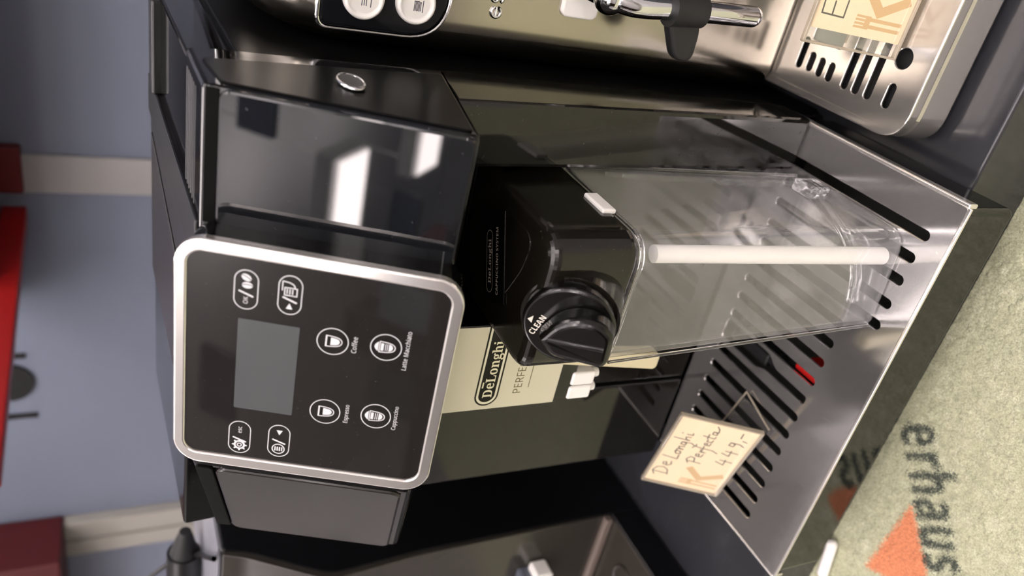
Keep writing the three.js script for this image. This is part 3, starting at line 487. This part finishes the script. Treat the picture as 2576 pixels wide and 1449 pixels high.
// ---------------------------------------------------------------- dark machine on the left
{
  const t = thing('coffee_maker', 'dark coffee machine with grey glossy front, cut off at the lower left of the photo', 'coffee machine', [-.468, PY, -.28]);
  const X1 = -.386, X0 = -.55, grey = std({ color: 0x2f2c28, roughness: .16 }), greyB = std({ color: 0x322e29, roughness: .2 });
  part('body', sideExt([[-.46, PY, .006], [-.170, PY, .002], [-.170, .02, .002], [-.1665, .178, .010], [-.1605, .248, .012], [-.195, .305, .008], [-.200, .3215, .004], [-.46, .326, .006]], X0, X1, .002), M.satin, t);
  part('front_cover', sideExt([[-.1705, .000, .001], [-.168, .000, .001], [-.1635, .1785, .010], [-.1565, .2500, .010], [-.1915, .3070, .006], [-.197, .3215, .002], [-.203, .318, .002], [-.198, .303, .006], [-.165, .248, .006], [-.170, .178, .006]], X0 + .003, X1 - .0005, .0008), grey, t);
  part('top_cover', sideExt([[-.206, .3200, .001], [-.206, .3238, .001], [-.455, .3250, .001], [-.455, .3220, .001]], X0 + .004, X1 - .003, .0006), std({ color: 0x85868e, roughness: .28 }), t);  // pale colour stands in for the wall mirrored in this top
  part('ledge', box(X0 + .003, X1 - .0015, -.0075, .0005, -.1705, -.1625, .002), std({ color: 0x6a5f58, roughness: .3 }), t);
  part('drip_tray', box(X0 + .002, X1, PY + .001, -.0085, -.171, -.085, .002), M.satin, t);
  part('tray_plate', box(X0 + .004, X1 - .0015, -.0090, -.0070, -.1625, -.087, .0008), greyB, t);
  part('lever', box(-.4365, -.424, .052, .0685, -.166, -.147, .003), M.white, t, 'white lever tip');
  part('lever_arm', box(-.467, -.4315, .060, .078, -.170, -.150, .004), std({ color: 0x565a66, roughness: .4 }), t);
  part('brew_ring', new THREE.TorusGeometry(.012, .0018, 10, 32).rotateX(Math.PI / 2).translate(-.425, -.0068, -.128), grey, t);
}
// ---------------------------------------------------------------- things on and before the partition
{
  const t = thing('red_board', 'narrow red board standing out from the grey partition under the added shelf', 'board', [-.42, .487, -.60]);
  const a = V3(-.392, 0, -.80), b = V3(-.474, 0, -.405), d = b.clone().sub(a), L = d.length(); d.normalize(); const n = V3(d.z, 0, -d.x);
  part('board', ext(rrect(L, .027, .003, L / 2, .0135), .018, .002).applyMatrix4(basis(d, V3(0, 1, 0), V3().crossVectors(d, V3(0, 1, 0)), V3(a.x, .487, a.z))), std({ color: 0x95100f, roughness: .4 }), t);
  part('edge_strip', box(-.370, -.310, .4875, .514, -.80, -.785, .003), std({ color: 0x660a0c, roughness: .45 }), t, 'darker red end piece on the wall');
}
{
  const t = thing('shade_shelf', 'added unseen grey shelf board shading the partition above the machines', 'shelf', [.3, .515, -.73]);
  part('board', box(-.52, 1.5, .515, .535, -.80, -.655, .003), plain(0x77767c, .5), t);  // unseen board added to shade the upper partition
  for (const x of [-.2, .5, 1.2]) part('bracket', box(x - .01, x + .01, .535, .60, -.80, -.70, .002), plain(0x55555a, .5), t);
}
{
  const t = thing('red_box', 'dark red box on the partition in the lower left corner of the photo', 'box', [-1.1, .475, -.74]);
  part('carton', box(-1.35, -.925, .476, .72, -.798, -.70, .004), std({ color: 0x4c070c, roughness: .5 }), t);
}
{
  const t = thing('cord_plug', 'black plug with two thin black cords lying on top of the left machine', 'plug', [-.54, .325, -.30]);
  part('grip', rod(V3(-.585, .3400, -.30), V3(-.492, .3395, -.30), .0150, .0142, 28), M.satin, t);
  part('tip', rod(V3(-.493, .3395, -.30), V3(-.466, .3385, -.30), .0125, .0050, 24), M.matt, t);
  part('cord', tube([V3(-.500, .347, -.30), V3(-.513, .361, -.301), V3(-.545, .393, -.303), V3(-.575, .423, -.306)], .0019, 20, 8), M.satin, t);
  part('cord', tube([V3(-.495, .331, -.296), V3(-.462, .3285, -.268), V3(-.425, .3278, -.231), V3(-.388, .3268, -.196)], .0021, 24, 8), M.satin, t);
}
// ---------------------------------------------------------------- added objects in front of the counter, for the glossy faces to mirror
{
  const t = thing('reflection_rack', 'added tall dark brown rack facing the counter, mirrored in the touch panel', 'rack', [-2.4, -1.05, 3.2]);
  part('back', box(-3.3, -1.55, -1.05, 1.40, 3.38, 3.42, .004), plain(0x3a2c22), t);
  for (const x of [-3.3, -2.42, -1.58]) part('upright', box(x, x + .03, -1.05, 1.40, 3.0, 3.38, .004), plain(0x3a2c22), t);
  for (const y of [-.9, -.3, .3, .85, 1.37]) part('shelf_board', box(-3.27, -1.58, y, y + .03, 3.0, 3.38, .004), plain(0x4a392d), t);
}
const reflectionProp = (name, label, hex, b) => { const t = thing(name, label, 'box', [(b[0] + b[1]) / 2, b[2], (b[4] + b[5]) / 2]); part('carton', box(...b, .006), plain(hex, .6), t); part('lid_tape', box(b[0] + .02, b[1] - .02, b[3] - .001, b[3] + .001, (b[4] + b[5]) / 2 - .02, (b[4] + b[5]) / 2 + .02), plain(0x9a8a6a, .5), t); };  // added boxes, placed for their mirror image in the touch panel
reflectionProp('carton', 'added pale blue grey carton on the brown rack top, nearest its right end', 0x8fa3ad, [-2.20, -1.95, 1.402, 1.72, 3.04, 3.28]);
reflectionProp('carton', 'added dark green carton on top of the brown rack', 0x0d4a35, [-2.80, -2.52, 1.402, 1.70, 3.04, 3.26]);
reflectionProp('carton', 'added black brown tall carton on the brown rack, between the green and the pale one', 0x2a211c, [-2.48, -2.24, 1.402, 1.92, 3.06, 3.30]);
reflectionProp('carton', 'added dark red carton at the right end of the brown rack top', 0x5c1216, [-1.90, -1.66, 1.402, 1.56, 3.04, 3.26]);
const sign = (label, b) => { const t = thing('reflection_board', label, 'sign', [(b[0] + b[1]) / 2, b[2], (b[4] + b[5]) / 2]); part('board', box(...b, .004), plain(0x141b3c, .6), t); for (const x of [b[0] + .03, b[1] - .03]) part('cable', rod(V3(x, b[3] - .002, (b[4] + b[5]) / 2), V3(x, 2.30, (b[4] + b[5]) / 2), .002, .002, 8), lampBody, t); };  // added navy boards that serve only as dark patches in the reflections
sign('added navy board hanging in front of the left machine, mirrored at the touch panel top', [-2.18, -1.84, 1.76, 1.93, 1.88, 1.91]);
sign('added navy board hanging beyond the long lamp, mirrored in the machine cover', [-1.74, -1.44, 1.56, 1.72, 3.00, 3.03]);
sign('small added navy board hanging nearest above the counter front', [-.78, -.60, 1.49, 1.62, 1.62, 1.65]);
scene.traverse((o) => { if (o.off) delete o.off; });
renderer.render(scene, camera);
